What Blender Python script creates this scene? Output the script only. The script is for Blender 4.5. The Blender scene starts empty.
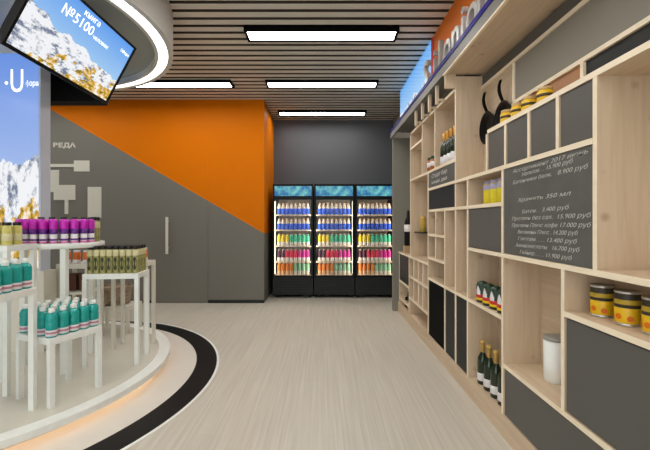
import bpy, bmesh, math, random
from mathutils import Vector, Matrix
random.seed(5)
C = bpy.context.scene.collection
F, VX, VY, H = 380.0, 323.0, 221.0, 1.35
XF, XB = 1.125, 1.357            # front and back planes of the shelving

# ------------------------------------------------------------------ materials
def srgb(r, g, b):
    f = lambda c: (c/255/12.92) if c/255 <= .04045 else ((c/255+.055)/1.055)**2.4
    return (f(r), f(g), f(b), 1)

def newmat(name):
    m = bpy.data.materials.new(name); m.use_nodes = True
    nt = m.node_tree
    return m, nt, nt.nodes['Principled BSDF']

def mat(name, rgb, rough=.5, metal=0, spec=.5, var=.06, scale=30, emit=0):
    m, nt, b = newmat(name)
    n = nt.nodes.new('ShaderNodeTexNoise'); n.inputs['Scale'].default_value = scale
    n.inputs['Detail'].default_value = 3
    tc = nt.nodes.new('ShaderNodeTexCoord'); nt.links.new(tc.outputs['Object'], n.inputs['Vector'])
    mx = nt.nodes.new('ShaderNodeMix'); mx.data_type = 'RGBA'
    c = srgb(*rgb)
    mx.inputs[6].default_value = tuple(x*(1-var) for x in c[:3])+(1,)
    mx.inputs[7].default_value = tuple(min(1, x*(1+var)) for x in c[:3])+(1,)
    nt.links.new(n.outputs['Fac'], mx.inputs[0])
    nt.links.new(mx.outputs[2], b.inputs['Base Color'])
    b.inputs['Roughness'].default_value = rough
    b.inputs['Metallic'].default_value = metal
    b.inputs['Specular IOR Level'].default_value = spec
    if emit:
        nt.links.new(mx.outputs[2], b.inputs['Emission Color'])
        b.inputs['Emission Strength'].default_value = emit
    return m

def emis(name, rgb, s):
    m, nt, b = newmat(name)
    b.inputs['Base Color'].default_value = (.8, .8, .8, 1)
    b.inputs['Emission Color'].default_value = srgb(*rgb)
    b.inputs['Emission Strength'].default_value = s
    return m

def wood(name, c1, c2, axis='Y', knots=True):
    m, nt, b = newmat(name)
    L = nt.links.new
    tc = nt.nodes.new('ShaderNodeTexCoord')
    mp = nt.nodes.new('ShaderNodeMapping')
    mp.inputs['Scale'].default_value = {'X': (1, 14, 14), 'Y': (14, 1, 14), 'Z': (14, 14, 1)}[axis]
    L(tc.outputs['Object'], mp.inputs['Vector'])
    n = nt.nodes.new('ShaderNodeTexNoise'); n.inputs['Scale'].default_value = 2.2
    n.inputs['Detail'].default_value = 6; n.inputs['Distortion'].default_value = .7
    L(mp.outputs[0], n.inputs['Vector'])
    cr = nt.nodes.new('ShaderNodeValToRGB')
    cr.color_ramp.elements[0].position = .3; cr.color_ramp.elements[0].color = srgb(*c1)
    cr.color_ramp.elements[1].position = .7; cr.color_ramp.elements[1].color = srgb(*c2)
    L(n.outputs['Fac'], cr.inputs[0])
    out = cr.outputs[0]
    if knots:
        v = nt.nodes.new('ShaderNodeTexVoronoi'); v.inputs['Scale'].default_value = 5.5
        mp2 = nt.nodes.new('ShaderNodeMapping'); mp2.inputs['Scale'].default_value = (1, 1, 1)
        L(tc.outputs['Object'], mp2.inputs['Vector']); L(mp2.outputs[0], v.inputs['Vector'])
        r2 = nt.nodes.new('ShaderNodeValToRGB')
        r2.color_ramp.elements[0].position = .04; r2.color_ramp.elements[0].color = (1, 1, 1, 1)
        r2.color_ramp.elements[1].position = .14; r2.color_ramp.elements[1].color = (0, 0, 0, 1)
        L(v.outputs['Distance'], r2.inputs[0])
        mm = nt.nodes.new('ShaderNodeMath'); mm.operation = 'MULTIPLY'; mm.inputs[1].default_value = .55
        L(r2.outputs[0], mm.inputs[0])
        mx = nt.nodes.new('ShaderNodeMix'); mx.data_type = 'RGBA'
        L(mm.outputs[0], mx.inputs[0]); L(out, mx.inputs[6]); mx.inputs[7].default_value = srgb(150, 112, 82)
        out = mx.outputs[2]
    L(out, b.inputs['Base Color'])
    b.inputs['Roughness'].default_value = .5
    return m

WOOD = wood('birch_wood', (197, 174, 145), (211, 190, 162), 'Z')
WOODH = wood('birch_wood_shelf', (197, 174, 145), (211, 190, 162), 'Y')
EDGE = wood('birch_edge', (238, 222, 192), (246, 232, 206), 'Y', False)
BROWNW = wood('brown_wood', (160, 112, 72), (182, 134, 92), 'Y', False)
GREYD = mat('grey_laminate', (91, 90, 85), .5, spec=.3, var=.04, scale=3)
GREYB = mat('grey_back_panel', (132, 128, 116), .6, var=.04, scale=3)
DARKD = mat('dark_laminate', (36, 39, 39), .5, spec=.25)
BLACK = mat('black_plastic', (13, 13, 14), .4, spec=.2)
BLACKM = mat('matt_black', (6, 6, 7), .8, spec=.1)
CHALKB = mat('chalkboard_paint', (90, 89, 84), .8, var=.3, scale=7)
CHALK = mat('chalk', (202, 200, 192), .9)
WHITE = mat('white_lacquer', (238, 240, 234), .35)
CREAM = mat('cream_lacquer', (222, 218, 204), .35)
STONE = mat('pale_glossy_floor', (226, 220, 209), .25, var=.03, scale=5)
BAND = mat('black_inlay', (7, 13, 17), .45, spec=.2)
WALLD = mat('dark_grey_paint', (84, 86, 90), .6, var=.03)
FASC = mat('taupe_fascia', (108, 106, 100), .5, var=.03)
BLUE = mat('blue_strip', (9, 4, 112), .5, spec=.15, var=.02)
METAL = mat('brushed_metal', (205, 205, 200), .3, .9)
TAN = mat('tan_card', (180, 150, 110), .7)
LED = emis('lamp_diffuser', (255, 252, 248), 17)
LEDR = emis('ring_diffuser', (255, 251, 247), 4)
LEDW = emis('warm_strip', (255, 214, 178), 2.8)
LEDC = emis('cooler_strip', (255, 240, 218), 8)
RINGM = mat('ring_shell', (208, 207, 200), .45, var=.03)
RINGIN = mat('ring_inner_panel', (158, 163, 158), .22, var=.03)
DECAL = mat('white_decal', (212, 210, 196), .6, var=.02)

def glassmat():
    m, nt, b = newmat('clear_glass')
    nt.nodes.remove(b)
    o = nt.nodes['Material Output']
    t = nt.nodes.new('ShaderNodeBsdfTransparent'); g = nt.nodes.new('ShaderNodeBsdfGlossy')
    g.inputs['Roughness'].default_value = .03
    f = nt.nodes.new('ShaderNodeFresnel'); f.inputs[0].default_value = 1.2
    mx = nt.nodes.new('ShaderNodeMixShader')
    nt.links.new(f.outputs[0], mx.inputs[0]); nt.links.new(t.outputs[0], mx.inputs[1])
    nt.links.new(g.outputs[0], mx.inputs[2]); nt.links.new(mx.outputs[0], o.inputs[0])
    return m
GLASS = glassmat()

def wallmat():      # grey wall with the orange field above a diagonal
    m, nt, b = newmat('orange_and_grey_paint')
    L = nt.links.new
    g = nt.nodes.new('ShaderNodeNewGeometry'); s = nt.nodes.new('ShaderNodeSeparateXYZ')
    L(g.outputs['Position'], s.inputs[0])
    a = nt.nodes.new('ShaderNodeMath'); a.operation = 'MULTIPLY_ADD'
    a.inputs[1].default_value = .581; a.inputs[2].default_value = .581*4.50-3.195
    L(s.outputs[0], a.inputs[0])
    c = nt.nodes.new('ShaderNodeMath'); c.operation = 'ADD'; L(a.outputs[0], c.inputs[0]); L(s.outputs[2], c.inputs[1])
    d = nt.nodes.new('ShaderNodeMath'); d.operation = 'GREATER_THAN'; d.inputs[1].default_value = 0; L(c.outputs[0], d.inputs[0])
    mx = nt.nodes.new('ShaderNodeMix'); mx.data_type = 'RGBA'
    L(d.outputs[0], mx.inputs[0]); mx.inputs[6].default_value = srgb(121, 119, 111); mx.inputs[7].default_value = srgb(219, 117, 0)
    L(mx.outputs[2], b.inputs['Base Color']); b.inputs['Roughness'].default_value = .5
    b.inputs['Specular IOR Level'].default_value = .08
    return m
WALLM = wallmat()

def floormat():
    m, nt, b = newmat('streaked_pale_floor')
    L = nt.links.new
    tc = nt.nodes.new('ShaderNodeTexCoord'); mp = nt.nodes.new('ShaderNodeMapping')
    mp.inputs['Scale'].default_value = (38, .7, 1); L(tc.outputs['Object'], mp.inputs[0])
    n = nt.nodes.new('ShaderNodeTexNoise'); n.inputs['Scale'].default_value = 1.6; n.inputs['Detail'].default_value = 5
    L(mp.outputs[0], n.inputs['Vector'])
    cr = nt.nodes.new('ShaderNodeValToRGB')
    cr.color_ramp.elements[0].position = .3; cr.color_ramp.elements[0].color = srgb(192, 185, 170)
    cr.color_ramp.elements[1].position = .7; cr.color_ramp.elements[1].color = srgb(209, 203, 189)
    L(n.outputs['Fac'], cr.inputs[0])
    br = nt.nodes.new('ShaderNodeTexBrick'); br.inputs['Scale'].default_value = 1
    br.inputs['Mortar Size'].default_value = .003; br.inputs['Brick Width'].default_value = 1.6; br.inputs['Row Height'].default_value = .2
    br.inputs['Color1'].default_value = (1, 1, 1, 1); br.inputs['Color2'].default_value = (.965, .965, .965, 1); br.inputs['Mortar'].default_value = (.95, .95, .94, 1)
    mp3 = nt.nodes.new('ShaderNodeMapping'); mp3.inputs['Rotation'].default_value = (0, 0, math.pi/2)
    L(tc.outputs['Object'], mp3.inputs[0]); L(mp3.outputs[0], br.inputs['Vector'])
    mx = nt.nodes.new('ShaderNodeMix'); mx.data_type = 'RGBA'; mx.blend_type = 'MULTIPLY'; mx.inputs[0].default_value = 1
    L(cr.outputs[0], mx.inputs[6]); L(br.outputs[0], mx.inputs[7]); L(mx.outputs[2], b.inputs['Base Color'])
    b.inputs['Roughness'].default_value = .42
    return m
FLOORM = floormat()

def slatmat():
    return wood('ceiling_slat_wood', (204, 202, 190), (216, 214, 202), 'X', False)
SLAT = slatmat()
SLATB = mat('ceiling_gap_shade', (66, 57, 48), .8)

def picture(name, ridge=.55, amp=.5, freq=2.6, foot=.22, strength=1.0, sky1=(70, 140, 225), sky2=(150, 200, 240), seed=0., su=1.0, tilt=0., tilt2=0.):
    """a lit picture of snowy mountains, from the UVs of the screen's own face"""
    m, nt, b = newmat(name)
    L = nt.links.new
    N = nt.nodes.new
    uv = N('ShaderNodeTexCoord'); s = N('ShaderNodeSeparateXYZ'); L(uv.outputs['UV'], s.inputs[0])
    def math_(op, a, b_=None, c=None):
        q = N('ShaderNodeMath'); q.operation = op
        for i, v in enumerate((a, b_, c)):
            if v is None: continue
            if isinstance(v, (int, float)): q.inputs[i].default_value = v
            else: L(v, q.inputs[i])
        return q.outputs[0]
    def noise(vec, sc, det=5, rough=.6):
        q = N('ShaderNodeTexNoise'); q.inputs['Scale'].default_value = sc; q.inputs['Detail'].default_value = det
        q.inputs['Roughness'].default_value = rough
        L(vec, q.inputs['Vector']); return q.outputs['Fac']
    cx = N('ShaderNodeCombineXYZ'); L(math_('MULTIPLY', s.outputs[0], su), cx.inputs[0]); cx.inputs[2].default_value = seed
    rn = noise(cx.outputs[0], freq, 6, .55)
    h = math_('MULTIPLY_ADD', math_('SUBTRACT', rn, .5), amp*2, math_('MULTIPLY_ADD', s.outputs[0], -tilt, ridge+tilt/2))
    mp = N('ShaderNodeMapping'); mp.inputs['Location'].default_value = (seed, 0, 0); mp.inputs['Scale'].default_value = (su, 1, 1); L(uv.outputs['UV'], mp.inputs[0])
    mask = math_('LESS_THAN', s.outputs[1], h)
    rock = N('ShaderNodeValToRGB'); L(noise(mp.outputs[0], 9, 6, .7), rock.inputs[0])
    rock.color_ramp.elements[0].position = .40; rock.color_ramp.elements[0].color = srgb(112, 124, 150)
    rock.color_ramp.elements[1].position = .5; rock.color_ramp.elements[1].color = srgb(244, 246, 250)
    hill = N('ShaderNodeValToRGB'); L(noise(mp.outputs[0], 14, 5, .6), hill.inputs[0])
    hill.color_ramp.elements[0].position = .4; hill.color_ramp.elements[0].color = srgb(120, 108, 30)
    hill.color_ramp.elements[1].position = .62; hill.color_ramp.elements[1].color = srgb(250, 246, 236)
    e = hill.color_ramp.elements.new(.5); e.color = srgb(224, 172, 40)
    mask2 = math_('LESS_THAN', s.outputs[1], math_('MULTIPLY_ADD', math_('SUBTRACT', noise(mp.outputs[0], 6), .5), 1.5, math_('MULTIPLY_ADD', s.outputs[0], tilt2, foot-tilt2/2)))
    sky = N('ShaderNodeMix'); sky.data_type = 'RGBA'; L(s.outputs[1], sky.inputs[0])
    sky.inputs[6].default_value = srgb(*sky2); sky.inputs[7].default_value = srgb(*sky1)
    a = N('ShaderNodeMix'); a.data_type = 'RGBA'; L(mask, a.inputs[0]); L(sky.outputs[2], a.inputs[6]); L(rock.outputs[0], a.inputs[7])
    c = N('ShaderNodeMix'); c.data_type = 'RGBA'; L(mask2, c.inputs[0]); L(a.outputs[2], c.inputs[6]); L(hill.outputs[0], c.inputs[7])
    b.inputs['Base Color'].default_value = (.02, .02, .02, 1)
    L(c.outputs[2], b.inputs['Emission Color']); b.inputs['Emission Strength'].default_value = strength
    b.inputs['Roughness'].default_value = .2
    return m

# ------------------------------------------------------------------ geometry helpers
def box(bm, x0, x1, y0, y1, z0, z1, mi=0, bevel=0):
    vs = [bm.verts.new(p) for p in ((x0,y0,z0),(x1,y0,z0),(x1,y1,z0),(x0,y1,z0),(x0,y0,z1),(x1,y0,z1),(x1,y1,z1),(x0,y1,z1))]
    fs = [bm.faces.new([vs[i] for i in f]) for f in ((3,2,1,0),(4,5,6,7),(0,1,5,4),(1,2,6,5),(2,3,7,6),(3,0,4,7))]
    for f in fs: f.material_index = mi
    if bevel:
        es = list({e for f in fs for e in f.edges})
        bmesh.ops.bevel(bm, geom=es, offset=bevel, segments=2, affect='EDGES', profile=.5)
    return fs

def lathe(bm, prof, seg=20, mi=0, cx=0, cy=0, close=True):
    """prof: (r, z) pairs from bottom to top"""
    rings = []
    for r, z in prof:
        rings.append([bm.verts.new((cx+r*math.cos(2*math.pi*k/seg), cy+r*math.sin(2*math.pi*k/seg), z)) for k in range(seg)])
    for i in range(len(rings)-1):
        m_ = mi[i] if isinstance(mi, (list, tuple)) else mi
        for k in range(seg):
            f = bm.faces.new((rings[i][k], rings[i][(k+1) % seg], rings[i+1][(k+1) % seg], rings[i+1][k]))
            f.smooth = True; f.material_index = m_
    if close:
        f = bm.faces.new(list(reversed(rings[0]))); f.material_index = mi[0] if isinstance(mi, (list, tuple)) else mi
        f = bm.faces.new(rings[-1]); f.material_index = mi[-1] if isinstance(mi, (list, tuple)) else mi

def annulus(bm, r0, r1, z0, z1, cx, cy, seg=128, mi=0):
    R = lambda r, z: [bm.verts.new((cx+r*math.cos(2*math.pi*k/seg), cy+r*math.sin(2*math.pi*k/seg), z)) for k in range(seg)]
    a, b, c, d = R(r0, z0), R(r1, z0), R(r1, z1), R(r0, z1)
    for p, q in ((a, b), (b, c), (c, d), (d, a)):
        for k in range(seg):
            f = bm.faces.new((p[k], p[(k+1) % seg], q[(k+1) % seg], q[k])); f.material_index = mi
    bmesh.ops.recalc_face_normals(bm, faces=bm.faces[:])

def obj(name, bm, mats, parent=None, loc=None):
    me = bpy.data.meshes.new(name)
    if isinstance(bm, bmesh.types.BMesh):
        bm.to_mesh(me); bm.free()
    else: me = bm
    for m in (mats if isinstance(mats, (list, tuple)) else [mats]): me.materials.append(m)
    o = bpy.data.objects.new(name, me); C.objects.link(o)
    if parent: o.parent = parent
    if loc: o.location = loc
    return o

def thing(name, label, cat, loc=(0, 0, 0), rz=0, group=None):
    o = bpy.data.objects.new(name, None); C.objects.link(o)
    o.empty_display_size = .05
    o.location = loc; o.rotation_euler = (0, 0, rz)
    return tag(o, label, cat, group)

def tag(o, label, cat, group=None):
    o['label'] = label; o['category'] = cat
    if group: o['group'] = group
    return o

def struct(name, bm, m):
    o = obj(name, bm, m); o['kind'] = 'structure'; return o

def dup(root, loc, rz, label, group=None):
    r = root.copy(); C.objects.link(r); r.location = loc; r.rotation_euler = (0, 0, rz)
    r['label'] = label
    if group: r['group'] = group
    for ch in list(root.children):
        c = ch.copy(); C.objects.link(c); c.parent = r
        for g in ch.children:
            d = g.copy(); C.objects.link(d); d.parent = c
    return r

class Kind:
    """first placement moves the prototype itself, later ones are copies"""
    def __init__(s, maker): s.maker, s.p = maker, None
    def put(s, loc, label, group=None, rz=0):
        if s.p is None:
            s.p = s.maker(); s.p.location = loc; s.p.rotation_euler = (0, 0, rz); s.p['label'] = label
            if group: s.p['group'] = group
            return s.p
        return dup(s.p, loc, rz, label, group)

def B(*a, **k):
    bm = bmesh.new(); box(bm, *a, **k); return bm

def quad_uv(pts):
    bm = bmesh.new(); vs = [bm.verts.new(p) for p in pts]; f = bm.faces.new(vs)
    uvl = bm.loops.layers.uv.new('UVMap')
    for l, uv in zip(f.loops, ((0, 0), (1, 0), (1, 1), (0, 1))): l[uvl].uv = uv
    return bm

def text(name, s, size, m, M, parent=None, extrude=.001, shear=0, bold=0, align='LEFT', wide=1):
    cu = bpy.data.curves.new(name, 'FONT'); cu.body = s; cu.size = size; cu.extrude = extrude
    cu.shear = shear; cu.offset = bold; cu.align_x = align; cu.resolution_u = 3
    t = bpy.data.objects.new('tmp', cu); C.objects.link(t)
    dg = bpy.context.evaluated_depsgraph_get(); dg.update()
    me = bpy.data.meshes.new_from_object(t.evaluated_get(dg))
    bpy.data.objects.remove(t)
    me.transform(M @ Matrix.Diagonal((wide, 1, 1, 1)))
    me.materials.clear()
    me.name = name
    return obj(name, me, m, parent)

def frame(o, ex, ey):      # matrix with text x along ex, y along ey
    ex, ey = Vector(ex).normalized(), Vector(ey).normalized(); ez = ex.cross(ey)
    return Matrix.Translation(o) @ Matrix((ex, ey, ez)).transposed().to_4x4()

ORD = ['first', 'second', 'third', 'fourth', 'fifth', 'sixth', 'seventh', 'eighth', 'ninth', 'tenth']

# ------------------------------------------------------------------ room
ZC = 3.34
bm = B(-6.6, 1.5, -2.6, 7.7, -.1, 0); struct('floor', bm, FLOORM)
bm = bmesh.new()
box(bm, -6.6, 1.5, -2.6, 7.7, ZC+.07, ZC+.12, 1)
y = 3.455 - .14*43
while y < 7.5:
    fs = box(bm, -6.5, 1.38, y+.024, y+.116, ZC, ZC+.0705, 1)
    fs[0].material_index = 0; y += .14        # pale veneer below, sides coloured dark to imitate shade in the gaps
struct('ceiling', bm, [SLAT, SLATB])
struct('wall_right', B(1.38, 1.5, -2.6, 7.7, 0, ZC+.12), GREYB)
struct('wall_left', B(-6.7, -6.5, -2.6, 7.7, 0, ZC+.12), GREYB)
struct('wall_niche', B(-.97, 1.38, 7.5, 7.7, 0, ZC+.07), WALLD)
struct('wall_far', B(-6.5, -.97, 6.26, 7.7, 0, ZC+.07), WALLM)
PALE = mat('pale_paint', (200, 196, 188), .6)
bm = bmesh.new()       # added unseen front wall behind the camera, opened wide to let world light in
box(bm, -6.6, -5.9, -2.8, -2.6, 0, ZC+.12); box(bm, 1.0, 1.5, -2.8, -2.6, 0, ZC+.12); box(bm, -5.9, 1.0, -2.8, -2.6, 2.9, ZC+.12)
struct('wall_near', bm, PALE)
# flush door in the grey wall
d = struct('door_1', B(-2.78, -1.90, 6.252, 6.262, .02, 2.35), WALLM)
bm = bmesh.new(); xh = -156*6.2/380
box(bm, xh-.022, xh+.022, 6.185, 6.205, H-33*6.2/380, H+4*6.2/380, bevel=.004)
for z in (.9, 1.34): box(bm, xh-.01, xh+.01, 6.204, 6.253, z, z+.02)
h = obj('door_handle', bm, CREAM, d)
bm = bmesh.new(); box(bm, -6.5, -2.79, 6.245, 6.26, 0, .05); box(bm, -1.89, -.97, 6.245, 6.26, 0, .05)  # dark strip standing in for the shadow line at the wall's foot
struct('shade_line_far', bm, DARKD)

# white wall graphic
g = thing('wall_graphic', 'white blocks and connecting lines on the grey far wall', 'wall graphic', (-4.2, 6.25, 1.2))
def wpx(x, y): return ((x-VX)*6.25/F, H+(VY-y)*6.25/F)
for kk, (x0, y0, x1, y1) in enumerate(((74, 160.5, 89.5, 171.5), (49, 164, 74, 167), (47.5, 157, 49.5, 192), (49, 170, 59, 192), (54, 185, 75.5, 200), (65, 200, 68.5, 214), (88, 187, 101.5, 218))):
    a, c = wpx(x0, y1), wpx(x1, y0)
    obj('block' if (x1-x0 > 4 and y1-y0 > 4) else 'line', B(a[0]+4.2, c[0]+4.2, -.004-.0012*kk, .004, a[1]-1.2, c[1]-1.2), DECAL, g)
a = wpx(53, 147.3)
text('small_lettering', 'ВЕДА', .10, DECAL, frame(Vector((a[0]+4.2, -.003, a[1]-1.2)), (1, 0, 0), (0, 0, 1)), g, bold=.004, wide=1.35)

# ------------------------------------------------------------------ ceiling lamps
def make_lamp():
    t = thing('ceiling_light', '', 'ceiling light')
    bm = bmesh.new(); W, D, f = .80, .125, .026
    for a in ((-W, W, -D, -D+f), (-W, W, D-f, D), (-W, -W+f, -D+f, D-f), (W-f, W, -D+f, D-f)): box(bm, *a, -.04, .03)
    box(bm, -W+f, W-f, -D+f, D-f, .01, .03)
    obj('frame', bm, BLACKM, t)
    obj('diffuser', B(-W+f, W-f, -D+f, D-f, -.028, .005), LED, t)
    return t
lamp = Kind(make_lamp)
GL = 'long rectangular ceiling lights'
for x, y, l in ((-.015, 4.02, 'nearest and largest black-framed light panel on the slatted ceiling'),
                (-.015, 5.47, 'middle light panel of the row, directly behind the nearest one'),
                (-.015, 6.95, 'farthest and smallest light panel, above the drinks coolers'),
                (-2.10, 5.47, 'light panel at left, partly hidden by the round ceiling ring'),
                (-.015, 2.57, 'added unseen light panel above the aisle, nearer than the picture edge'),  # from here on: panels added out of view to brighten the room
                (-.015, 1.12, 'added unseen light panel above the aisle beside the camera'),
                (-.015, -.4, 'added unseen light panel above the aisle behind the camera'),
                (-2.10, .9, 'added unseen light panel nearer than the round ceiling ring'), (-2.10, -.6, 'added unseen light panel behind the camera at left'),
                (-4.3, .9, 'added unseen light panel far to the left of the ring'), (-5.6, 3.2, 'added unseen light panel left of the ring'), (-4.2, 5.47, 'added unseen light panel at the far left end of the middle row')):
    lamp.put((x, y, ZC), l, GL)

# ------------------------------------------------------------------ ring bulkhead with light
RX, RY = -2.936, 3.171
rg = thing('ring_light', 'large round bulkhead with glowing white ring hung under the slatted ceiling', 'ceiling ring', (RX, RY, 2.965))
bm = bmesh.new(); annulus(bm, 1.522, 1.568, 0, .374, 0, 0); obj('shell', bm, RINGM, rg)
bm = bmesh.new(); annulus(bm, 1.437, 1.522, .012, .06, 0, 0); obj('ring_diffuser', bm, LEDR, rg)
bm = bmesh.new(); annulus(bm, 1.405, 1.435, -.004, .1, 0, 0); obj('inner_rim', bm, RINGM, rg)
bm = bmesh.new(); lathe(bm, [(1.405, .06), (1.405, .08)], 96); obj('inner_panel', bm, RINGIN, rg)

# ------------------------------------------------------------------ podium
PTOP = mat('podium_top', (216, 212, 199), .18, var=.05, scale=4)
pd = thing('display_podium', 'round cream display podium floating over a warm light strip', 'podium', (RX, RY, 0))
bm = bmesh.new(); lathe(bm, [(1.535, .07), (1.541, .075), (1.541, .111), (1.535, .116)], 160); obj('top', bm, PTOP, pd)
bm = bmesh.new(); annulus(bm, 1.44, 1.5415, .0735, .1172, 0, 0, 160); obj('rim', bm, WHITE, pd)
bm = bmesh.new(); lathe(bm, [(1.40, .003), (1.40, .07)], 96); obj('plinth', bm, CREAM, pd)
bm = bmesh.new(); annulus(bm, 1.402, 1.42, .04, .062, 0, 0); obj('light_strip', bm, LEDW, pd)
bm = bmesh.new(); annulus(bm, 1.2, 1.786, 0, .002, RX, RY); struct('trim_1', bm, STONE)
bm = bmesh.new(); annulus(bm, 1.786, 1.976, 0, .003, RX, RY); struct('trim_2', bm, BAND)
bm = bmesh.new(); annulus(bm, 1.976, 1.998, 0, .003, RX, RY); struct('trim_3', bm, WHITE)

# ------------------------------------------------------------------ picture pillar on the podium
PY = 3.60
pl = thing('picture_pillar', 'tall lit mountain picture panel standing on the podium, cut by the left edge', 'display panel', (-3.15, PY, .116))
obj('casing', B(-.47, .475, 0, .13, 0, 2.906), mat('silver_blue_casing', (196, 204, 216), .3), pl)
obj('picture', quad_uv(((-.46, -.002, .78), (.458, -.002, .78), (.458, -.002, 2.82), (-.46, -.002, 2.82))),
    picture('pillar_picture', .50, .14, 4.5, .2, 1.0, (104, 146, 228), (196, 216, 246), 3.1), pl)
obj('plinth', B(-.5, .52, -.02, .15, 0, .76), CREAM, pl)
MW = emis('white_print', (250, 250, 255), 1.1)
pz = lambda yy: H+(VY-yy)*PY/F-.116
text('logo', 'U', .31, MW, frame(Vector(((10-VX)*PY/F+3.15, -.006, pz(92))), (1, 0, 0), (0, 0, 1)), pl, bold=.001, wide=.64)
text('caption', 'фора', .075, MW, frame(Vector(((26-VX)*PY/F+3.15, -.006, pz(86))), (1, 0, 0), (0, 0, 1)), pl, wide=.68)
text('logo_dot', '.', .16, MW, frame(Vector(((5-VX)*PY/F+3.15, -.006, pz(84))), (1, 0, 0), (0, 0, 1)), pl, bold=.006)

# ------------------------------------------------------------------ monitors under the ring
def monitor(label, M, scr, txt=True):
    t = thing('monitor', label, 'monitor'); t.matrix_world = M
    W, Hh = .488, .273
    bm = bmesh.new(); f = .018
    box(bm, -W, W, .004, .05, -Hh, Hh)
    for a in ((-W, W, -Hh, -Hh+f+.006), (-W, W, Hh-f, Hh), (-W, -W+f, -Hh+f, Hh-f), (W-f, W, -Hh+f, Hh-f)):
        box(bm, a[0], a[1], -.01, .0045, a[2], a[3])
    obj('casing', bm, BLACK, t)
    w, h_ = W-f, Hh-f
    obj('screen', quad_uv(((-w, -.001, -h_), (w, -.001, -h_), (w, -.001, h_), (-w, -.001, h_))), scr, t)
    if txt:
        def T(s, x, z, size, **k): text('screen_text', s, size, MW, frame(Vector((x, -.004, z)), (1, 0, 0), (0, 0, 1)), t, extrude=.0005, **k)
        T('книга', -.10, .20, .062)
        T('№5100', -.26, .11, .098)
        T('человек', .05, .105, .044)
        T('ÜФора', .345, .165, .034)
    return t
SCR = picture('monitor_picture', .50, .34, 2.4, .10, 1.0, (96, 160, 240), (186, 224, 246), 1.7, 1.0, .28, .5)
Mm = Matrix(((.0818, -.8843, .4597, -1.774), (.9944, .1035, .0221, 2.774), (-.0671, .4553, .8878, 2.627), (0, 0, 0, 1)))
m1 = monitor('black-framed monitor showing snowy mountains, tilted down toward the aisle', Mm, SCR)
bm = bmesh.new(); box(bm, -.09, .09, .05, .075, -.1, .22, bevel=.004)
obj('mounting_plate', bm, DARKD, m1)
M2 = Matrix.Translation((-2.66, 3.96, 2.755)) @ Matrix.Rotation(math.radians(180), 4, 'Z') @ Matrix.Rotation(math.radians(30), 4, 'X')
m2 = monitor('black back of a second monitor hanging behind the lit picture pillar', M2, SCR, False)
# hangers
def hanger(name, p, q, label):
    p, q = Vector(p), Vector(q); bm = bmesh.new()
    n = (q-p).length; bmesh.ops.create_cone(bm, cap_ends=True, segments=12, radius1=.014, radius2=.014, depth=n)
    bm.transform((q-p).to_track_quat('Z', 'Y').to_matrix().to_4x4()); bmesh.ops.translate(bm, vec=(p+q)/2, verts=bm.verts)
    return bm
Mi = Mm.inverted()
obj('hanger_tube', hanger('', Mi @ Vector((-1.87, 2.78, 2.75)), Mi @ Vector((-1.87, 2.78, 3.026)), ''), METAL, m1)
Mi = M2.inverted()
obj('hanger_tube', hanger('', Mi @ Vector((-2.66, 3.97, 2.80)), Mi @ Vector((-2.66, 3.97, 3.024)), ''), METAL, m2)

# ------------------------------------------------------------------ white display stands
def stand(label, loc, w, h, rz=0, d=None, leg=.034, m=WHITE, apron=.045, shelf=None, group='white square display stands'):
    """loc = centre on the podium surface"""
    d = d or w
    t = thing('display_stand', label, 'display stand', loc, rz, group)
    obj('tabletop', B(-w/2, w/2, -d/2, d/2, h-apron, h, bevel=.003), m, t)
    for sx in (-1, 1):
        for sy in (-1, 1):
            x0 = sx*(w/2-leg/2); y0 = sy*(d/2-leg/2)
            obj('leg', B(x0-leg/2, x0+leg/2, y0-leg/2, y0+leg/2, 0, h-apron), m, t)
    if shelf: obj('shelf', B(-w/2+leg, w/2-leg, -d/2, d/2, shelf-.025, shelf), m, t)
    return t
PZ = .116
def corner(c, u, w, d):      # centre and angle from the near-left.. corner c, along u (width), depth to the left of u
    u = Vector(u).normalized(); v = Vector((-u.y, u.x)); p = Vector(c)+u*w/2+v*d/2
    return (p.x, p.y), math.atan2(u.y, u.x)
(s1, a1) = corner((-1.79, 2.49), (.39, .92), .37, .37)
stand('low white stand at the front holding rows of teal bottles', (*s1, PZ), .37, .459, a1)
s2 = (-2.05, 2.33)
stand('tall white stand at the left edge with teal bottles on top', (*s2, PZ), .34, .80, .02)
s5 = (-2.36, 2.81)
stand('white stand behind the tall left one, holding pale yellow jars', (*s5, PZ), .28, 1.06, 0)
(s4, a4) = corner((-2.03, 3.2), (.45, .06), .45, .30)
stand('white stand holding black-lidded green jars, nearest the door wall', (*s4, PZ), .45, .784, a4, .30)
s6 = (-1.86, 3.74)
stand('slim cream stand behind the black-lidded green jars', (*s6, PZ), .34, .844, 0, .20, .03, CREAM)
s7 = (-2.33, 4.30)
stand('low cream stand at the back carrying a woven basket', (*s7, PZ), .42, .30, 0, .32, .03, CREAM)
s8 = (-2.52, 3.95)
stand('two-tier cream stand at the back with orange jars on top', (*s8, PZ), .32, .80, 0, .28, .03, CREAM, shelf=.52)
# round stand
s3 = (-2.275, 3.30)
t = thing('round_stand', 'tall round white stand under the purple bottles', 'display stand', (*s3, PZ))
bm = bmesh.new(); lathe(bm, [(.325, 1.01), (.33, 1.014), (.33, 1.05), (.325, 1.054)], 64); obj('tabletop', bm, WHITE, t)
for ang in (-51, 69, 189):
    x0, y0 = .29*math.cos(math.radians(ang)), .29*math.sin(math.radians(ang))
    obj('leg', B(x0-.022, x0+.022, y0-.022, y0+.022, 0, 1.01), WHITE, t)

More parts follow.
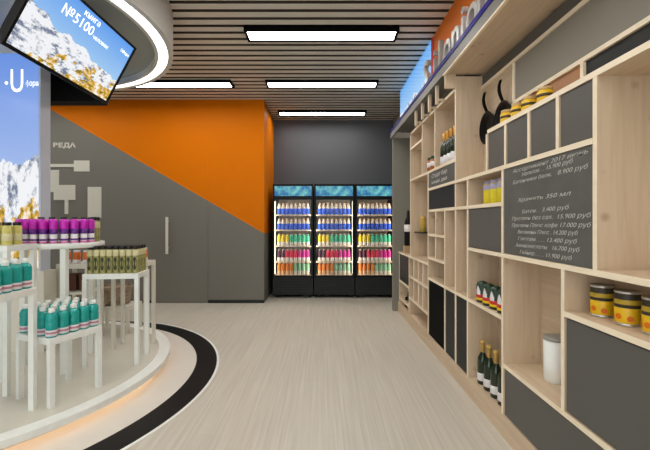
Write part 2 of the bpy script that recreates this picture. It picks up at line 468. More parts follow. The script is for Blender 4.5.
# ------------------------------------------------------------------ bottles and jars
TEAL = mat('teal_liquid', (20, 158, 150), .25, var=.15, scale=60)
TEALD = mat('teal_band', (10, 120, 112), .3)
LABW = mat('white_label', (226, 222, 222), .5, var=.1, scale=90)
LABP = mat('pinkish_print', (190, 130, 150), .5, var=.2, scale=90)
PURP = mat('magenta_plastic', (196, 30, 178), .3, var=.1)
PURD = mat('violet_plastic', (92, 30, 130), .3)
PINK = mat('pink_print', (226, 120, 180), .5)
JARG = mat('green_brown_contents', (158, 154, 98), .35, var=.7, scale=45)
JARC = mat('cream_label', (214, 206, 160), .5, var=.1, scale=60)
LID = mat('black_lid', (24, 22, 20), .35)
ORANGE = mat('orange_contents', (222, 112, 24), .35, var=.2)
YELLOW = mat('yellow_label', (236, 190, 22), .4, var=.1)
YPALE = mat('pale_yellow_contents', (206, 196, 110), .35, var=.25, scale=50)
GREENG = mat('dark_green_glass', (26, 42, 20), .12, spec=.6)
GOLD = mat('gold_foil', (214, 178, 96), .35, .5)
GREENP = mat('dark_green_tin', (10, 48, 28), .4)
RED = mat('red_print', (200, 40, 28), .4)
BROWN = mat('brown_card', (92, 52, 36), .6)

def make_teal():
    t = thing('teal_bottle', '', 'bottle')
    bm = bmesh.new(); lathe(bm, [(0.0302, 0.0000), (0.0347, 0.0042), (0.0347, 0.0530), (0.0364, 0.0583), (0.0364, 0.0954), (0.0342, 0.1018), (0.0364, 0.1081), (0.0364, 0.1378), (0.0269, 0.1569), (0.0146, 0.1654)], 18); obj('body', bm, TEAL, t)
    bm = bmesh.new(); lathe(bm, [(0.0349, 0.0106), (0.0357, 0.0117), (0.0357, 0.0488), (0.0349, 0.0498)], 18, close=False); obj('label', bm, LABW, t)
    bm = bmesh.new(); lathe(bm, [(0.0358, 0.0254), (0.0362, 0.0265), (0.0362, 0.0382), (0.0358, 0.0392)], 18, close=False); obj('label_print', bm, LABP, t)
    bm = bmesh.new(); lathe(bm, [(0.0190, 0.1643), (0.0196, 0.1664), (0.0196, 0.1887), (0.0168, 0.1929)], 16); obj('cap', bm, WHITE, t)
    return t
teal = Kind(make_teal)
u = Vector((math.cos(a1), math.sin(a1))); v = Vector((-u.y, u.x)); c0 = Vector(s1)
for j in range(4):
    for i in range(5):
        p = c0+u*(-.146+.073*i)+v*(-.142+.094*j)
        lab = 'teal bottle on low front stand, %s from near end, %s row from aisle' % (ORD[i], ORD[j])
        teal.put((p.x, p.y, PZ+.459), lab, 'teal bottles on the low front stand')
for i in range(4):
    for j in range(3):
        p = (s2[0]+.125-.075*j, s2[1]+.125-.078*i)
        teal.put((p[0], p[1], PZ+.80), 'teal bottle on tall left stand, %s row from aisle, %s from back' % (ORD[j], ORD[i]), 'teal bottles on the tall left stand')

def make_purple():
    t = thing('purple_bottle', '', 'bottle')
    bm = bmesh.new(); lathe(bm, [(.022, 0), (.0265, .004), (.0265, .075)], 16); obj('base_sleeve', bm, LABW, t)
    bm = bmesh.new(); lathe(bm, [(.0268, .022), (.0275, .024), (.0275, .036), (.0268, .038)], 16, close=False); obj('label_print', bm, PURD, t)
    bm = bmesh.new(); lathe(bm, [(.0268, .002), (.0275, .003), (.0275, .014), (.0268, .016)], 16, close=False); obj('pink_band', bm, PINK, t)
    bm = bmesh.new(); lathe(bm, [(.0268, .075), (.029, .08), (.029, .115)], 16); obj('collar', bm, PURD, t)
    bm = bmesh.new(); lathe(bm, [(.029, .115), (.030, .12), (.030, .175), (.024, .192), (.012, .197)], 16); obj('cap', bm, PURP, t)
    return t
purp = Kind(make_purple)
n = 0
for r, rad, lo, hi, cnt in ((0, .285, 180, 352, 13), (1, .215, 185, 350, 9), (2, .15, 190, 350, 6)):
    for k in range(cnt):
        a = math.radians(lo+(hi-lo)*k/(cnt-1))
        purp.put((s3[0]+rad*math.cos(a), s3[1]+rad*math.sin(a), PZ+1.054),
                 'purple bottle on the round stand, number %d from the left in the %s arc' % (k+1, ('outer', 'middle', 'inner')[r]), 'purple bottles on the round stand')

def jar_maker(name, R, h, contents, lid, label=None, cat='jar', lh=.14, z0=.15, z1=.6, patch=None):
    def f():
        t = thing(name, '', cat)
        bm = bmesh.new(); lathe(bm, [(R*.9, 0), (R, h*.03), (R, h*(.84-lh*.3)), (R*.86, h*(1-lh))], 18); obj('body', bm, contents, t)
        bm = bmesh.new(); lathe(bm, [(R*.88, h*(1-lh)), (R*.9, h*(1-lh)+.001), (R*.9, h-.002), (R*.86, h)], 18); obj('lid', bm, lid, t)
        if label:
            bm = bmesh.new(); lathe(bm, [(R*1.004, h*z0), (R*1.03, h*z0+.001), (R*1.03, h*z1-.001), (R*1.004, h*z1)], 18, close=False); obj('label', bm, label, t)
        if patch:       # upright printed oval on the front
            bm = bmesh.new(); n_ = 12; rr = R*1.02
            vv = []
            for q in range(n_):
                th = 2*math.pi*q/n_; a_ = -math.pi/2+.12+.75*math.cos(th)
                vv.append(bm.verts.new((rr*math.cos(a_), rr*math.sin(a_), h*(.36+.24*math.sin(th)))))
            cv = bm.verts.new((rr*math.cos(-math.pi/2+.12)*1.02, rr*math.sin(-math.pi/2+.12)*1.02, h*.36))
            for q in range(n_): bm.faces.new((cv, vv[q], vv[(q+1) % n_]))
            obj('print', bm, patch, t)
        return t
    return f
DPR = mat('dark_green_print', (38, 42, 22), .5)
darkjar = Kind(jar_maker('black_lidded_jar', .029, .215, JARG, LID, JARC, z0=.55, z1=.8))
for k in range(9):
    a = math.radians(8+150*k/8)
    darkjar.put((s3[0]+.265*math.cos(a), s3[1]+.265*math.sin(a), PZ+1.054), 'black-lidded brown jar behind the purple bottles, %s from the right' % ORD[k], 'black-lidded jars on the round stand')
grn = Kind(jar_maker('green_jar', .0245, .235, JARG, LID, JARC, lh=.12, z0=.64, z1=.86, patch=DPR))
u = Vector((math.cos(a4), math.sin(a4))); v = Vector((-u.y, u.x)); c0 = Vector(s4)
for j in range(4):
    for i in range(8):
        p = c0+u*(-.18+.0525*i)+v*(-.105+.066*j)
        grn.put((p.x, p.y, PZ+.784), 'black-lidded green jar, %s from the left, %s row from the front' % (ORD[i], ORD[j]), 'green jars on the stand by the door wall')
pale = Kind(jar_maker('pale_jar', .03, .165, YPALE, LID, JARC, z0=.2, z1=.5))
for j in range(2):
    for i in range(3):
        pale.put((s5[0]+.09-.08*i, s5[1]-.08+.09*j, PZ+1.06), 'pale yellow jar on the far-left stand, %s from the right in the %s row' % (ORD[i], ('front', 'back')[j]), 'pale jars on the far-left stand')
oj = Kind(jar_maker('orange_jar', .034, .135, ORANGE, LABW, LABW, z0=.0, z1=.3))
for i in range(3):
    oj.put((s8[0]-.10+.10*i, s8[1]-.06, PZ+.80), 'orange jar on the two-tier back stand, %s from the left' % ORD[i], 'orange jars at the back')
for i in range(3):
    oj.put((s6[0]+.125-.09*i, s6[1]-.06, PZ+.844), 'orange jar behind the green jars, %s from the right' % ORD[i], 'orange jars on the slim back stand')
for i in range(2):
    o = obj('carton', B(-.055, .055, -.05, .05, 0, .17, bevel=.004), BROWN, None, (s8[0]-.07+.14*i, s8[1], PZ+.52))
    tag(o, ('left' if i == 0 else 'right')+' dark brown carton on the lower shelf of the two-tier stand', 'carton', 'brown cartons')
# woven basket
t = thing('woven_basket', 'brown woven basket on the low back stand, behind the green jar stand', 'basket', (s7[0], s7[1], PZ+.30))
WICK = wood('wicker', (104, 84, 68), (176, 154, 128), 'Y', False)
bm = bmesh.new()
prof = []
for k in range(15):
    z = .012*k; prof.append((.125+.03*k/14+(.006 if k % 2 else 0), .003+z*1.1))
lathe(bm, prof, 36); obj('body', bm, WICK, t)
bm = bmesh.new(); annulus(bm, .148, .168, .186, .205, 0, 0, 36); obj('rim', bm, WICK, t)

# ------------------------------------------------------------------ drinks coolers
HEADM, nt, b_ = newmat('cooler_header_light')
tc = nt.nodes.new('ShaderNodeTexCoord'); nn = nt.nodes.new('ShaderNodeTexNoise'); nn.inputs['Scale'].default_value = 9
nn.inputs['Detail'].default_value = 5
nt.links.new(tc.outputs['Object'], nn.inputs['Vector']); cr = nt.nodes.new('ShaderNodeValToRGB')
cr.color_ramp.elements[0].position = .38; cr.color_ramp.elements[0].color = srgb(20, 110, 175)
cr.color_ramp.elements[1].position = .62; cr.color_ramp.elements[1].color = srgb(130, 222, 214)
nt.links.new(nn.outputs['Fac'], cr.inputs[0]); nt.links.new(cr.outputs[0], b_.inputs['Emission Color'])
b_.inputs['Base Color'].default_value = (.02, .05, .06, 1); b_.inputs['Emission Strength'].default_value = .8
INNER = mat('cooler_liner', (232, 214, 190), .5)
SHELFZ = [1.457, 1.19, .91, .634, .40]
def make_cooler():
    t = thing('drinks_cooler', '', 'drinks cooler')
    bm = bmesh.new(); w, D, hh, k = .352, .72, 2.0, .03
    box(bm, -w, -w+k, 0, D, .05, hh); box(bm, w-k, w, 0, D, .05, hh); box(bm, -w+k, w-k, D-k, D, .05, hh)
    box(bm, -w+k, w-k, .03, D-k, 1.76, hh); box(bm, -w+k, w-k, .03, D-k, .05, .375)
    for x in (-.28, .28):
        for y in (.08, .6): box(bm, x-.03, x+.03, y-.03, y+.03, 0, .05)
    obj('cabinet', bm, BLACK, t)
    obj('liner', B(-w+k, w-k, D-k-.012, D-k, .375, 1.76), INNER, t)
    bm = bmesh.new()
    box(bm, -.335, .335, 0, .03, 1.79, 1.962, bevel=.006); hd = obj('header_sign', bm, HEADM, t)
    bm = bmesh.new()
    f = .035
    box(bm, -w, w, -.02, 0, 1.725, 1.775); box(bm, -w, w, -.02, 0, .36, .40); box(bm, -w, -w+f, -.02, 0, .40, 1.725); box(bm, w-f, w, -.02, 0, .40, 1.725)
    dr = obj('door', bm, BLACK, t)
    obj('glass', B(-w+f, w-f, -.012, -.006, .40, 1.725), GLASS, dr)
    bm = bmesh.new(); box(bm, -w+.006, -w+.022, -.05, -.036, .8, 1.35); box(bm, -w+.008, -w+.02, -.037, -.02, .83, .85); box(bm, -w+.008, -w+.02, -.037, -.02, 1.30, 1.32)
    obj('handle', bm, DARKD, dr)
    bm = bmesh.new()
    box(bm, -w, w, -.005, .03, .06, .355)
    for q in range(5): box(bm, -.28, .28, -.012, -.005, .10+.045*q, .125+.045*q)
    obj('grille', bm, DARKD, t)
    for z in SHELFZ:
        bm = bmesh.new()
        if z != SHELFZ[-1]: box(bm, -w+k+.002, w-k-.002, .05, D-k-.02, z-.014, z-.002)
        else: box(bm, -w+k+.002, w-k-.002, .03, D-k-.02, z-.02, z-.002)
        sh = obj('shelf', bm, INNER, t)
        obj('price_rail', B(-w+k+.004, w-k-.004, .036, .05, z-.018, z+.006), INNER, sh)
    for s in (-1, 1):
        obj('light_strip', B(s*(w-k-.0016)-.0014, s*(w-k-.0016)+.0014, .004, .06, .42, 1.70), LEDC, t)
    obj('light_strip', B(-.3, .3, .04, .06, 1.74, 1.757), LEDC, t)
    return t
cooler = Kind(make_cooler)
CX = [(-.526, 'left'), (.198, 'middle'), (.92, 'right')]
for cx, nm in CX:
    cooler.put((cx, 6.66, 0), '%s one of the three black glass-door drinks coolers' % nm, 'black drinks coolers')
CLR = mat('clear_drink', (228, 214, 196), .3, var=.05)
WCAP = mat('white_drink_base', (232, 228, 220), .4)
def drink_maker(top, low, cap):
    def f():
        bm = bmesh.new()
        lathe(bm, [(.031, 0), (.034, .005), (.034, .07), (.034, .165), (.028, .185), (.018, .195), (.016, .198), (.018, .199), (.018, .210), (.015, .212)],
              14, [1, 1, 0, 0, 0, 0, 2, 2, 2])
        return tag(obj('drink_bottle', bm, [top, low, cap]), '', 'bottle')
    return f
def blue_maker():
    bm = bmesh.new()
    lathe(bm, [(.031, 0), (.0345, .005), (.0345, .012), (.035, .013), (.035, .115), (.034, .116), (.032, .14), (.02, .175), (.018, .19), (.019, .191), (.019, .205), (.016, .207)],
          14, [1, 1, 0, 0, 0, 1, 1, 1, 2, 2, 2])
    return tag(obj('drink_bottle', bm, [mat('blue_label', (44, 98, 224), .4, var=.2, scale=60), CLR, mat('tan_cap', (206, 176, 146), .5)]), '', 'bottle')
def P(n, rgb): return mat(n, rgb, .35, var=.12)
kinds = {'blue-labelled': Kind(blue_maker)}
for nm, rgb, low in (('yellow', (228, 204, 40), WCAP), ('mint green', (70, 200, 158), WCAP), ('dark purple', (80, 36, 60), WCAP),
                     ('red', (226, 40, 84), WCAP), ('magenta', (208, 40, 150), WCAP), ('orange', (222, 130, 50), P('peach_base', (230, 190, 150))), ('pale green', (140, 196, 160), P('pale_base', (224, 220, 206)))):
    kinds[nm] = Kind(drink_maker(P(nm.replace(' ', '_')+'_drink', rgb), low, WCAP))
rows = [['blue-labelled']*8, ['blue-labelled']*8, ['yellow']*3+['mint green']*5, ['dark purple']*2+['red']*3+['magenta']*3, ['orange']*4+['pale green']*4]
RN = ['top', 'second', 'middle', 'fourth', 'bottom']
for cx, nm in CX:
    for r, row in enumerate(rows):
        for i, kd in enumerate(row):
            kinds[kd].put((cx-.256+.0732*i, 6.66+.11, SHELFZ[r]-.001), '%s bottle in the %s cooler, %s shelf, %s from the left' % (kd, nm, RN[r], ORD[i]), 'bottles on the %s cooler shelf' % RN[r])

# ------------------------------------------------------------------ shelving along the right wall
def Y(px): return F*XF/(px-VX)
YN = .55
un = thing('shelving_unit', 'birch wall-length shelving of uneven cubbies with grey doors along the right', 'shelving', (XF, 3, 0))
def part(name, bm, m, parent=un):
    bmesh.ops.translate(bm, vec=(-XF, -3, 0), verts=bm.verts)
    return obj(name, bm, m, parent)
BM_ = lambda *a, **k: B(*a, **k)
T = .026
def upright(px, z0, z1, t=T, x0=XF, x1=XB, yy=None):
    y0 = yy if yy is not None else Y(px)
    bm = bmesh.new(); box(bm, x0, x1, y0-t/2, y0+t/2, z0, z1)
    for f in bm.faces: f.material_index = 1 if f.calc_center_median().x < x0+1e-4 else 0
    part('upright', bm, [WOOD, EDGE])
def shelf(z, pa, pb, t=T, x0=XF-.0006, x1=XB, ya=None, yb=None):
    ya = Y(pa)-T/2 if ya is None else ya; yb = Y(pb)+T/2 if yb is None else yb
    bm = bmesh.new(); box(bm, x0, x1, yb, ya, z-t/2, z+t/2)
    for f in bm.faces: f.material_index = 1 if f.calc_center_median().x < x0+1e-4 else 0
    part('shelf', bm, [WOODH, EDGE])
h2 = T/2
bm = B(XF, XB, YN, 5.70, 0, .14); part('kick_board', bm, WOODH)
for px, z0, z1, t in ((399.2, .14, .887-h2, T), (408.9, .14, .887-h2, T), (413.7, .35+h2, .887-h2, .035), (418.2, .35+h2, .887-h2, .035), (422.8, .35+h2, .887-h2, .03),
                      (410.3, .887+h2, 2.47-h2, T), (422, 1.87+h2, 2.47-h2, T), (434.8, 1.87+h2, 2.47-h2, T),
                      (428, .14, 1.87-h2, T), (435.5, .96+h2, 1.457-h2, T), (444.6, .14, 1.457-h2, T), (455.3, .14, 1.457-h2, T),
                      (455.3, 1.457+h2, 2.575, T), (467.4, .14, 1.685-h2, T), (502.3, .14, 1.685-h2, T),
                      (562.6, .45+h2, 1.135-h2, T), (594.8, 1.135+h2, 1.96-h2, T),
                      (486.5, 1.685+h2, 1.96-h2, T), (505, 1.685+h2, 1.96-h2, .024), (528.4, 1.685+h2, 1.96-h2, .024), (557.2, 1.685+h2, 1.96-h2, .024)):
    upright(px, z0, z1, t)
upright(0, 0.14, 2.47, yy=YN+T/2)
for z, a, b in ((.225, 399.2, 408.9), (.475, 399.2, 408.9), (.63, 408.9, 428), (.35, 408.9, 428),
                (.96, 428, 444.6), (1.204, 428, 444.6), (1.457, 428, 502.3), (1.685, 428, 594.8), (1.87, 410.3, 455.3), (2.275, 410.3, 422)):
    shelf(z, a, b)
shelf(.887, 399.2, 428, ya=5.70)
shelf(.74, 428, 502.3)
shelf(1.135, 467.4, 0, yb=YN+T); shelf(1.96, 486.5, 0, yb=YN+T); shelf(.45, 502.3, 0, yb=YN+T); shelf(.918, 562.6, 0, yb=YN+T)
shelf(2.47, 410.3, 455.3)
# trims and panels in the back plane
YP = Y(455.3)-T/2
part('back_panel', B(XB, XB+.012, YN, YP, .14, 2.575), WOODH)
part('back_panel', B(XB, XB+.012, YP, 4.93, .14, 2.69), WOODH)
def strip(z, t, ya, yb, x0=1.335):
    bm = bmesh.new(); box(bm, x0, XB, yb, ya, z-t/2, z+t/2); part('rail', bm, EDGE)
strip(2.474, .024, YP, YN); strip(2.18, .024, 2.67, YN)
bm = B(1.335, XB, 2.658, 2.682, 1.973, 2.462); part('rail', bm, EDGE)
bm = B(1.335, XB, 1.95, 1.974, 1.973, 2.168); part('rail', bm, EDGE)
part('grey_panel', B(1.345, XB, YN, 2.658, 2.192, 2.462), GREYB)
part('brown_panel', B(1.35, XB, 1.974, 2.658, 1.973, 2.168), BROWNW)
part('dark_panel', B(1.35, XB, YN, 1.95, 1.973, 2.168), DARKD)
part('dark_panel', B(1.35, XB, YN, YP, 2.486, 2.575), GREYD)
# end face and cubby dividers above the top shelf
part('end_panel', B(1.035, XF-.001, YP, YP+T, 2.475, 2.597), WOOD)
for px in (422, 429, 436.5, 444.5):
    bm = B(1.044, 1.07, Y(px)-.014, Y(px)+.014, 2.43, 2.60); box(bm, 1.07, 1.124, Y(px)-.01, Y(px)+.01, 2.462, 2.48)
    for f in bm.faces: f.material_index = 1 if f.calc_center_median().x < 1.0441 else 0
    part('divider', bm, [WOOD, EDGE])
part('grey_panel', B(1.19, 1.20, YP+T, 4.9, 2.484, 2.60), GREYB)
part('grey_panel', B(1.044, XB, YP+T, 4.9, 2.60, 2.61), FASC)
# fronts
def front(name, pa, pb, z0, z1, m, x0=XF+.006, th=.018, gap=.004, ya=None, yb=None, parent=un):
    ya = Y(pa)-T/2-gap if ya is None else ya; yb = Y(pb)+T/2+gap if yb is None else yb
    return part(name, B(x0, x0+th, yb, ya, z0+gap, z1-gap, bevel=.0015), m, parent)
front('door', 399.2, 408.9, .475+h2, .887-h2, DARKD)
front('door', 428, 455.3, 1.457+h2, 1.685-h2, DARKD)
front('door', 428, 444.6, .14, .74-h2, BLACKM)
front('door', 444.6, 455.3, .14, .74-h2, DARKD)
front('door', 455.3, 467.4, .14, .74-h2, DARKD)
front('door', 467.4, 502.3, 1.135+h2, 1.457-h2, GREYD)
for a, b in ((486.5, 505), (505, 528.4), (528.4, 557.2), (557.2, 594.8)):
    front('door', a, b, 1.685+h2, 1.96-h2, GREYD)
front('drawer', 502.3, 0, .14, .45-h2, GREYD, gap=.007, yb=YN+T+.006)
front('door', 562.6, 0, .45+h2, .918-h2, GREYD, gap=.007, yb=YN+T+.006)

# chalkboard with the handwritten price list
cb = thing('chalkboard', 'large chalkboard with a handwritten white price list set in the shelving', 'chalkboard', (XF, 2, 1.4))
ya, yb = Y(502.3)-T/2-.003, Y(594.8)+T/2+.003
bm = B(.004, .02, yb-2, ya-2, 1.151-1.4, 1.669-1.4); obj('board', bm, CHALKB, cb)
def spot(px, py):       # where a sight line meets the shelving's front
    return Y(px), H+(VY-py)*XF/(px-VX)
LINES = [((512, 170.8), (587, 150), 'Ассортимент 2017 июнь', 0), ((521, 174), (572, 159.5), 'Напиток . . 15.900 руб', 0), ((512, 182), (587, 165), 'Батончики белк.   8.900 руб', 0),
         ((517, 199.5), (570, 192), 'Хранить 350 мл', 0), ((521, 211), (568, 206), 'Батон.   3.400 руб', 0),
         ((511, 218), (590, 214), 'Протеин без сах.  15.900 руб', 0), ((511, 224.5), (590, 224), 'Протеин Плюс кофе 17.000 руб', 0),
         ((517, 231), (577, 232), 'Витамины Плюс . 14.200 руб', 0), ((517, 237.5), (576, 240.5), 'Глютам. . . . 13.400 руб', 0), ((515, 244), (579, 249), 'Аминокислоты   16.700 руб', 0), ((519, 251), (571, 257), 'Гейнер . . . . 11.900 руб', 0)]
for a, b, s, q in LINES:
    pa, pb = spot(a[0], a[1]+2.6), spot(b[0], b[1]+3.2)
    p = Vector((0.0025, pa[0]-2, pa[1]-1.4)); e = Vector((0.0025, pb[0]-2, pb[1]-1.4)); L_ = (e-p).length
    size = .030
    M = frame(p, e-p, (0, 0, 1))
    ex = (e-p).normalized(); ey = Vector((-1, 0, 0)).cross(ex); M = frame(p, ex, ey)
    o = text('writing', s, size, CHALK, Matrix.Identity(4), cb, extrude=.0003, shear=.3, bold=-.0003)
    xs = [v_.co.x for v_ in o.data.vertices]; w_ = max(xs)-min(xs)
    o.data.transform(M @ Matrix.Diagonal((L_/w_, 1, 1, 1)))
# small chalk sign
sg = thing('chalk_sign', 'small grey chalk sign on the shelving, above the dark square door', 'sign', (XF, 3.8, 1.78))
ya, yb = Y(428)-T/2-.004, Y(455.3)+T/2+.004
obj('board', B(.004, .02, yb-3.8, ya-3.8, 1.70-1.78, 1.855-1.78), CHALKB, sg)
for k, (s, sz) in enumerate((('Спорт бар', .055), ('меню дня', .05))):
    o = text('writing', s, sz, CHALK, Matrix.Identity(4), sg, extrude=.0003, shear=.2)
    xs = [v_.co.x for v_ in o.data.vertices]; w_ = max(xs)
    o.data.transform(frame(Vector((.0025, ya-3.8-.10, .012-.062*k)), (0, -1, 0), (0, 0, 1)) @ Matrix.Diagonal((.5/w_, 1, 1, 1)))

# ------------------------------------------------------------------ canopy over the shelving
XC = 1.022
bm = bmesh.new(); box(bm, XC+.02, 1.38, YN-.3, YP+T, 2.597, 2.615); struct('trim_4', bm, WOODH)
bm = bmesh.new(); box(bm, XC, XC+.02, YN-.3, 5.78, 2.597, 2.70); box(bm, XC, 1.20, YN-.3, 5.78, 2.70, 2.712); struct('trim_5', bm, FASC)
bm = bmesh.new(); box(bm, XC, XC+.02, YN-.3, YP+T, 2.585, 2.597); struct('trim_6', bm, EDGE)
bm = bmesh.new(); box(bm, XC-.006, XC, YN-.3, 5.78, 2.676, 2.714); struct('trim_7', bm, BLUE)
bm = bmesh.new(); box(bm, 1.05, 1.38, 5.705, 5.78, 0, 2.597); struct('trim_8', bm, GREYB)
bm = bmesh.new(); box(bm, 1.357, 1.38, 4.935, 5.70, .9, 2.69); struct('trim_9', bm, GREYB)
# lit picture and orange sign above the canopy
XS = 1.19
sn = thing('picture_lightbox', 'lit blue mountain picture above the canopy, nearest the coolers', 'lightbox', (XS, 5, 2.712))
obj('casing', B(.004, .19, -.82, .87, 0, .628), FASC, sn)
bm = quad_uv(((0, .86, .0), (0, -.83, .0), (0, -.83, .628), (0, .86, .628)))
obj('picture', bm, picture('lightbox_picture', .42, .3, 5, -.5, 1.0, (100, 170, 240), (190, 225, 250), 7.7, 1.4), sn)
so = thing('orange_sign', 'long orange sign panel above the canopy with pale raised letters', 'sign', (XS, 2, 2.712))
OR = mat('orange_panel', (236, 122, 6), .4, var=.02)
obj('panel', B(0, .19, YN-2.3, 2.17, 0, .628), OR, so)
bm = bmesh.new()
vs = [bm.verts.new(p) for p in ((-.004, 2.17, 0), (-.004, 1.98, 0), (-.004, 2.10, .628), (-.004, 2.17, .628))]; bm.faces.new(vs)
vs2 = [bm.verts.new((p.co.x+.005, p.co.y, p.co.z)) for p in vs]; bm.faces.new(list(reversed(vs2)))
for k in range(4): bm.faces.new((vs[k], vs[(k+1) % 4], vs2[(k+1) % 4], vs2[k]))
bmesh.ops.recalc_face_normals(bm, faces=bm.faces[:])
obj('red_edge', bm, mat('red_panel', (205, 40, 40), .4), so)
LET = mat('pale_letter', (168, 168, 164), .35)
for ch, px in (('S', 425), ('i', 434.5), ('l', 439.5), ('o', 444.5), ('n', 453), ('i', 462.5), ('o', 468), ('l', 479), ('e', 487)):
    yy = F*1.08/(px-VX)
    text('letter', ch, .41, LET, frame(Vector((1.08-XS, yy-2, .004)), (0, -1, 0), (0, 0, 1)), so, extrude=.02, bold=.004)

# ------------------------------------------------------------------ goods on the shelving
def make_wine():
    t = thing('wine_bottle', '', 'bottle')
    bm = bmesh.new(); lathe(bm, [(.033, 0), (.038, .005), (.038, .165), (.034, .195), (.018, .225), (.0145, .24), (.0145, .25)], 22); obj('body', bm, GREENG, t)
    bm = bmesh.new(); lathe(bm, [(.0385, .03), (.0392, .031), (.0392, .085), (.0385, .086)], 22, close=False); obj('label', bm, LABW, t)
    bm = bmesh.new(); lathe(bm, [(.0152, .235), (.0165, .236), (.0165, .30), (.0185, .302), (.0185, .318), (.014, .322)], 16); obj('foil', bm, GOLD, t)
    return t
wine = Kind(make_wine)
GW = 'dark wine bottles in the bottom cubby'
for x, yy, s in ((1.19, 2.83, 'farthest'), (1.19, 2.72, 'second farthest'), (1.19, 2.61, 'second nearest'), (1.19, 2.50, 'nearest')):
    wine.put((x, yy, .14), 'dark gold-topped wine bottle in the bottom cubby, %s of the four' % s, GW)
# upper bottles: white-labelled, gold tops
def make_green():
    t = thing('green_bottle', '', 'bottle')
    bm = bmesh.new(); lathe(bm, [(.033, 0), (.036, .004), (.036, .17), (.030, .20), (.015, .235), (.014, .25)], 20); obj('body', bm, GREENG, t)
    bm = bmesh.new(); lathe(bm, [(.0362, .005), (.0375, .006), (.0375, .085), (.0362, .086)], 20, close=False); obj('label', bm, LABW, t)
    bm = bmesh.new(); lathe(bm, [(.0142, .225), (.016, .226), (.016, .31), (.013, .315)], 14); obj('foil', bm, mat('orange_gold_foil', (220, 160, 70), .35, .3), t)
    return t
gb = Kind(make_green)
for k in range(4):
    gb.put((1.175, 3.385+.1*k, 1.883), 'green bottle with gold neck in the upper cubby, %s from the camera' % ORD[k], 'green bottles in the upper cubby')
sj = Kind(jar_maker('spread_jar', .045, .155, mat('amber_spread', (160, 92, 44), .3), mat('green_lid', (30, 66, 34), .4), LABW, lh=.2, z0=.3, z1=.62))
for k in range(2):
    sj.put((1.18, 4.02+.115*k, 1.883), '%s green-lidded amber jar beside the gold-necked bottles' % ('nearer', 'farther')[k], 'green-lidded amber jars')
# yellow jars
yj = Kind(jar_maker('yellow_jar', .038, .165, mat('yellow_contents', (222, 206, 36), .35, var=.15, scale=50), mat('lilac_lid', (168, 160, 190), .4), mat('lilac_label', (176, 168, 196), .5), lh=.12, z0=.62, z1=.84))
for k in range(3):
    yj.put((1.20, 2.53+.108*k, 1.47), 'yellow jar with lilac lid in the small cubby, %s from the chalkboard' % ORD[k], 'yellow jars with lilac lids')
# green tins
def make_tin():
    t = thing('green_tin', '', 'tin')
    bm = bmesh.new(); lathe(bm, [(.040, 0), (.043, .003), (.043, .12), (.034, .145), (.012, .155)], 22); obj('body', bm, GREENP, t)
    bm = bmesh.new(); lathe(bm, [(.0432, .018), (.0444, .019), (.0444, .034), (.0432, .035)], 22, close=False); obj('yellow_band', bm, YELLOW, t)
    bm = bmesh.new(); lathe(bm, [(.0432, .036), (.0444, .037), (.0444, .06), (.0432, .061)], 22, close=False); obj('red_band', bm, RED, t)
    bm = bmesh.new()
    for k in range(7):      # white pointed emblem wrapped on the front
        a0 = math.pi*1.13+(k-3)*.12; hh = (.03, .045, .058, .066, .058, .045, .03)[k]
        p = [(.0443*math.cos(a), .0443*math.sin(a)) for a in (a0-.06, a0+.06)]
        f = bm.faces.new([bm.verts.new((p[0][0], p[0][1], .058)), bm.verts.new((p[1][0], p[1][1], .058)), bm.verts.new((p[1][0], p[1][1], .058+hh)), bm.verts.new((p[0][0], p[0][1], .058+hh))])
    obj('emblem', bm, LABW, t)
    return t
tin = Kind(make_tin)
for k in range(4):
    tin.put((1.178, 2.47+.112*k, .753), 'dark green tin with white emblem above the wine bottles, %s from the camera' % ORD[k], 'dark green tins')
# yellow cans, lower right
def make_can():
    t = thing('food_can', '', 'can')
    bm = bmesh.new(); lathe(bm, [(.043, 0), (.045, .002), (.045, .006), (.0435, .008), (.0435, .128), (.045, .130), (.045, .136), (.042, .138), (.041, .134)], 28); obj('body', bm, METAL, t)
    bm = bmesh.new(); lathe(bm, [(.0437, .01), (.0443, .011), (.0443, .07), (.0437, .071)], 28, close=False); obj('label', bm, YELLOW, t)
    bm = bmesh.new(); lathe(bm, [(.0437, .0712), (.0443, .072), (.0443, .127), (.0437, .128)], 28, close=False); obj('label_top', bm, mat('dark_label', (52, 44, 30), .5), t)
    bm = bmesh.new(); lathe(bm, [(.0444, .085), (.0448, .086), (.0448, .103), (.0444, .104)], 28, close=False); obj('label_stripe', bm, mat('olive_gold', (186, 156, 40), .5, var=.4, scale=120), t)
    for c_, dz in ((3.35, .036), (4.25, .030), (2.6, .030)):
        bm = bmesh.new(); bmesh.ops.create_circle(bm, cap_ends=True, radius=.012, segments=10)
        bm.transform(Matrix.Rotation(c_, 4, 'Z') @ Matrix.Translation((.0452, 0, dz)) @ Matrix.Rotation(math.pi/2, 4, 'Y'))
        obj('fruit_print', bm, mat('fruit_orange', (222, 110, 10), .5), t)
    return t
can = Kind(make_can)
for k, (yy, s) in enumerate(((1.682, 'farthest from the camera'), (1.541, 'in the middle'), (1.405, 'cut by the right edge'))):
    can.put((1.235, yy, .931), 'yellow and black food can on the lower right shelf, %s' % s, 'yellow food cans', rz=.0)
# cans on the upper ledge
uc = Kind(jar_maker('small_can', .044, .145, YELLOW, mat('tan_lid', (200, 170, 120), .4), mat('dark_label_band', (70, 56, 26), .5), lh=.12, z0=.6, z1=.72))
for k, yy in enumerate((2.643, 2.494, 2.361, 2.19)):
    uc.put((1.28, yy, 1.973), 'yellow can on the high ledge, %s from the frying pans' % ORD[k], 'yellow cans on the high ledge')
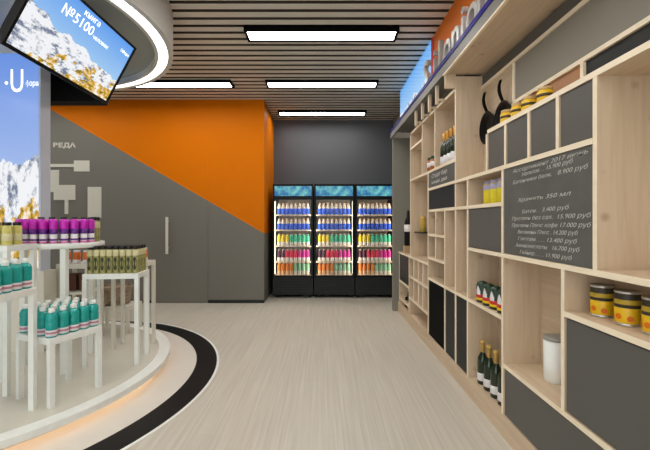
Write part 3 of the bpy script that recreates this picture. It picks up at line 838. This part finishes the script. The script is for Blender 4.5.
# white bucket
t = thing('lidded_bucket', 'white bucket with grey lid in the open lower cubby', 'bucket', (1.290, 2.11, .463))
bm = bmesh.new(); lathe(bm, [(.054, 0), (.057, .004), (.059, .228)], 32); obj('body', bm, WHITE, t)
bm = bmesh.new(); lathe(bm, [(.0595, .228), (.062, .231), (.062, .243), (.059, .247), (.04, .246)], 32); obj('lid', bm, mat('grey_lid', (150, 148, 142), .4), t)
# frying pans
def make_pan():
    t = thing('frying_pan', '', 'frying pan')
    bm = bmesh.new(); lathe(bm, [(.10, 0), (.104, .002), (.128, .036), (.132, .038), (.128, .041), (.100, .008), (.02, .007)], 40)
    bm.transform(Matrix.Rotation(-math.pi/2, 4, 'Y'))     # opening faces the aisle
    obj('bowl', bm, BLACK, t)
    bm = bmesh.new()
    n_ = 10; pv = None
    for k in range(n_+1):
        q = k/n_; z = .125+.16*q; x = -.030-.030*math.sin(q*math.pi*.8); w = .011+.005*math.sin(q*math.pi)
        ring = [bm.verts.new((x+dx, dy, z)) for dx, dy in ((-.006, -w), (.006, -w), (.006, w), (-.006, w))]
        if pv:
            for j in range(4): bm.faces.new((pv[j], pv[(j+1) % 4], ring[(j+1) % 4], ring[j]))
        else: bm.faces.new(list(reversed(ring)))
        pv = ring
    bm.faces.new(pv); obj('handle', bm, BLACKM, t)
    return t
pan = Kind(make_pan)
pan.put((1.352, 3.06, 2.10), 'black frying pan hanging high beside the wooden end panel', 'hanging frying pans')
pan.put((1.352, 2.79, 2.10), 'black frying pan hanging nearer, above the first yellow can', 'hanging frying pans')
# far open niche
t = thing('dark_bottle', 'tall dark bottle with white label at the far end of the shelving', 'bottle', (1.21, 5.40, 1.0))
bm = bmesh.new(); lathe(bm, [(.05, 0), (.055, .006), (.055, .30), (.045, .36), (.022, .40), (.020, .50)], 20); obj('body', bm, BLACK, t)
bm = bmesh.new(); lathe(bm, [(.0552, .20), (.0562, .202), (.0562, .30), (.0552, .298)], 20, close=False); obj('label', bm, LABW, t)
o = obj('small_box', B(-.06, .06, -.06, .06, 0, .1, bevel=.003), TAN, None, (1.21, 5.40, .90)); tag(o, 'small tan box under the tall dark bottle', 'box')
part('shelf', B(1.17, XB, 4.55, 4.88, 1.20, 1.214), DARKD)
yb_ = Kind(jar_maker('oil_bottle', .035, .19, mat('golden_oil', (190, 160, 70), .2), GOLD, None))
yb_.put((1.235, 4.70, 1.214), 'small golden bottle on a short dark bracket shelf')
yb_.put((1.22, 4.18, .14), 'yellow bottle standing low near the black doors, at shelf bottom')
wj = Kind(jar_maker('dark_jar', .045, .14, BLACK, BLACKM, None))
wj.put((1.2, 5.2, .238), 'dark jar in the narrow lower cubby at the far end')
wj.put((1.2, 5.35, .14), 'dark jar in the bottom far cubby')
yb_.p['category'] = 'bottle'

# ------------------------------------------------------------------ camera, world
cam = bpy.data.cameras.new('camera'); co = bpy.data.objects.new('camera', cam); C.objects.link(co)
co.location = (0, 0, H); co.rotation_euler = (math.pi/2, 0, 0)
cam.sensor_width = 36; cam.lens = F/650*36; cam.shift_x = 2/650; cam.shift_y = -4/650; cam.clip_start = .05
bpy.context.scene.camera = co
w = bpy.data.worlds.new('world'); bpy.context.scene.world = w; w.use_nodes = True
w.node_tree.nodes['Background'].inputs[0].default_value = (.9, .95, 1, 1)
w.node_tree.nodes['Background'].inputs[1].default_value = 2.3
vs = bpy.context.scene.view_settings
vs.view_transform = 'Standard'; vs.look = 'None'; vs.gamma = 1; vs.use_curve_mapping = False; vs.exposure = -.06
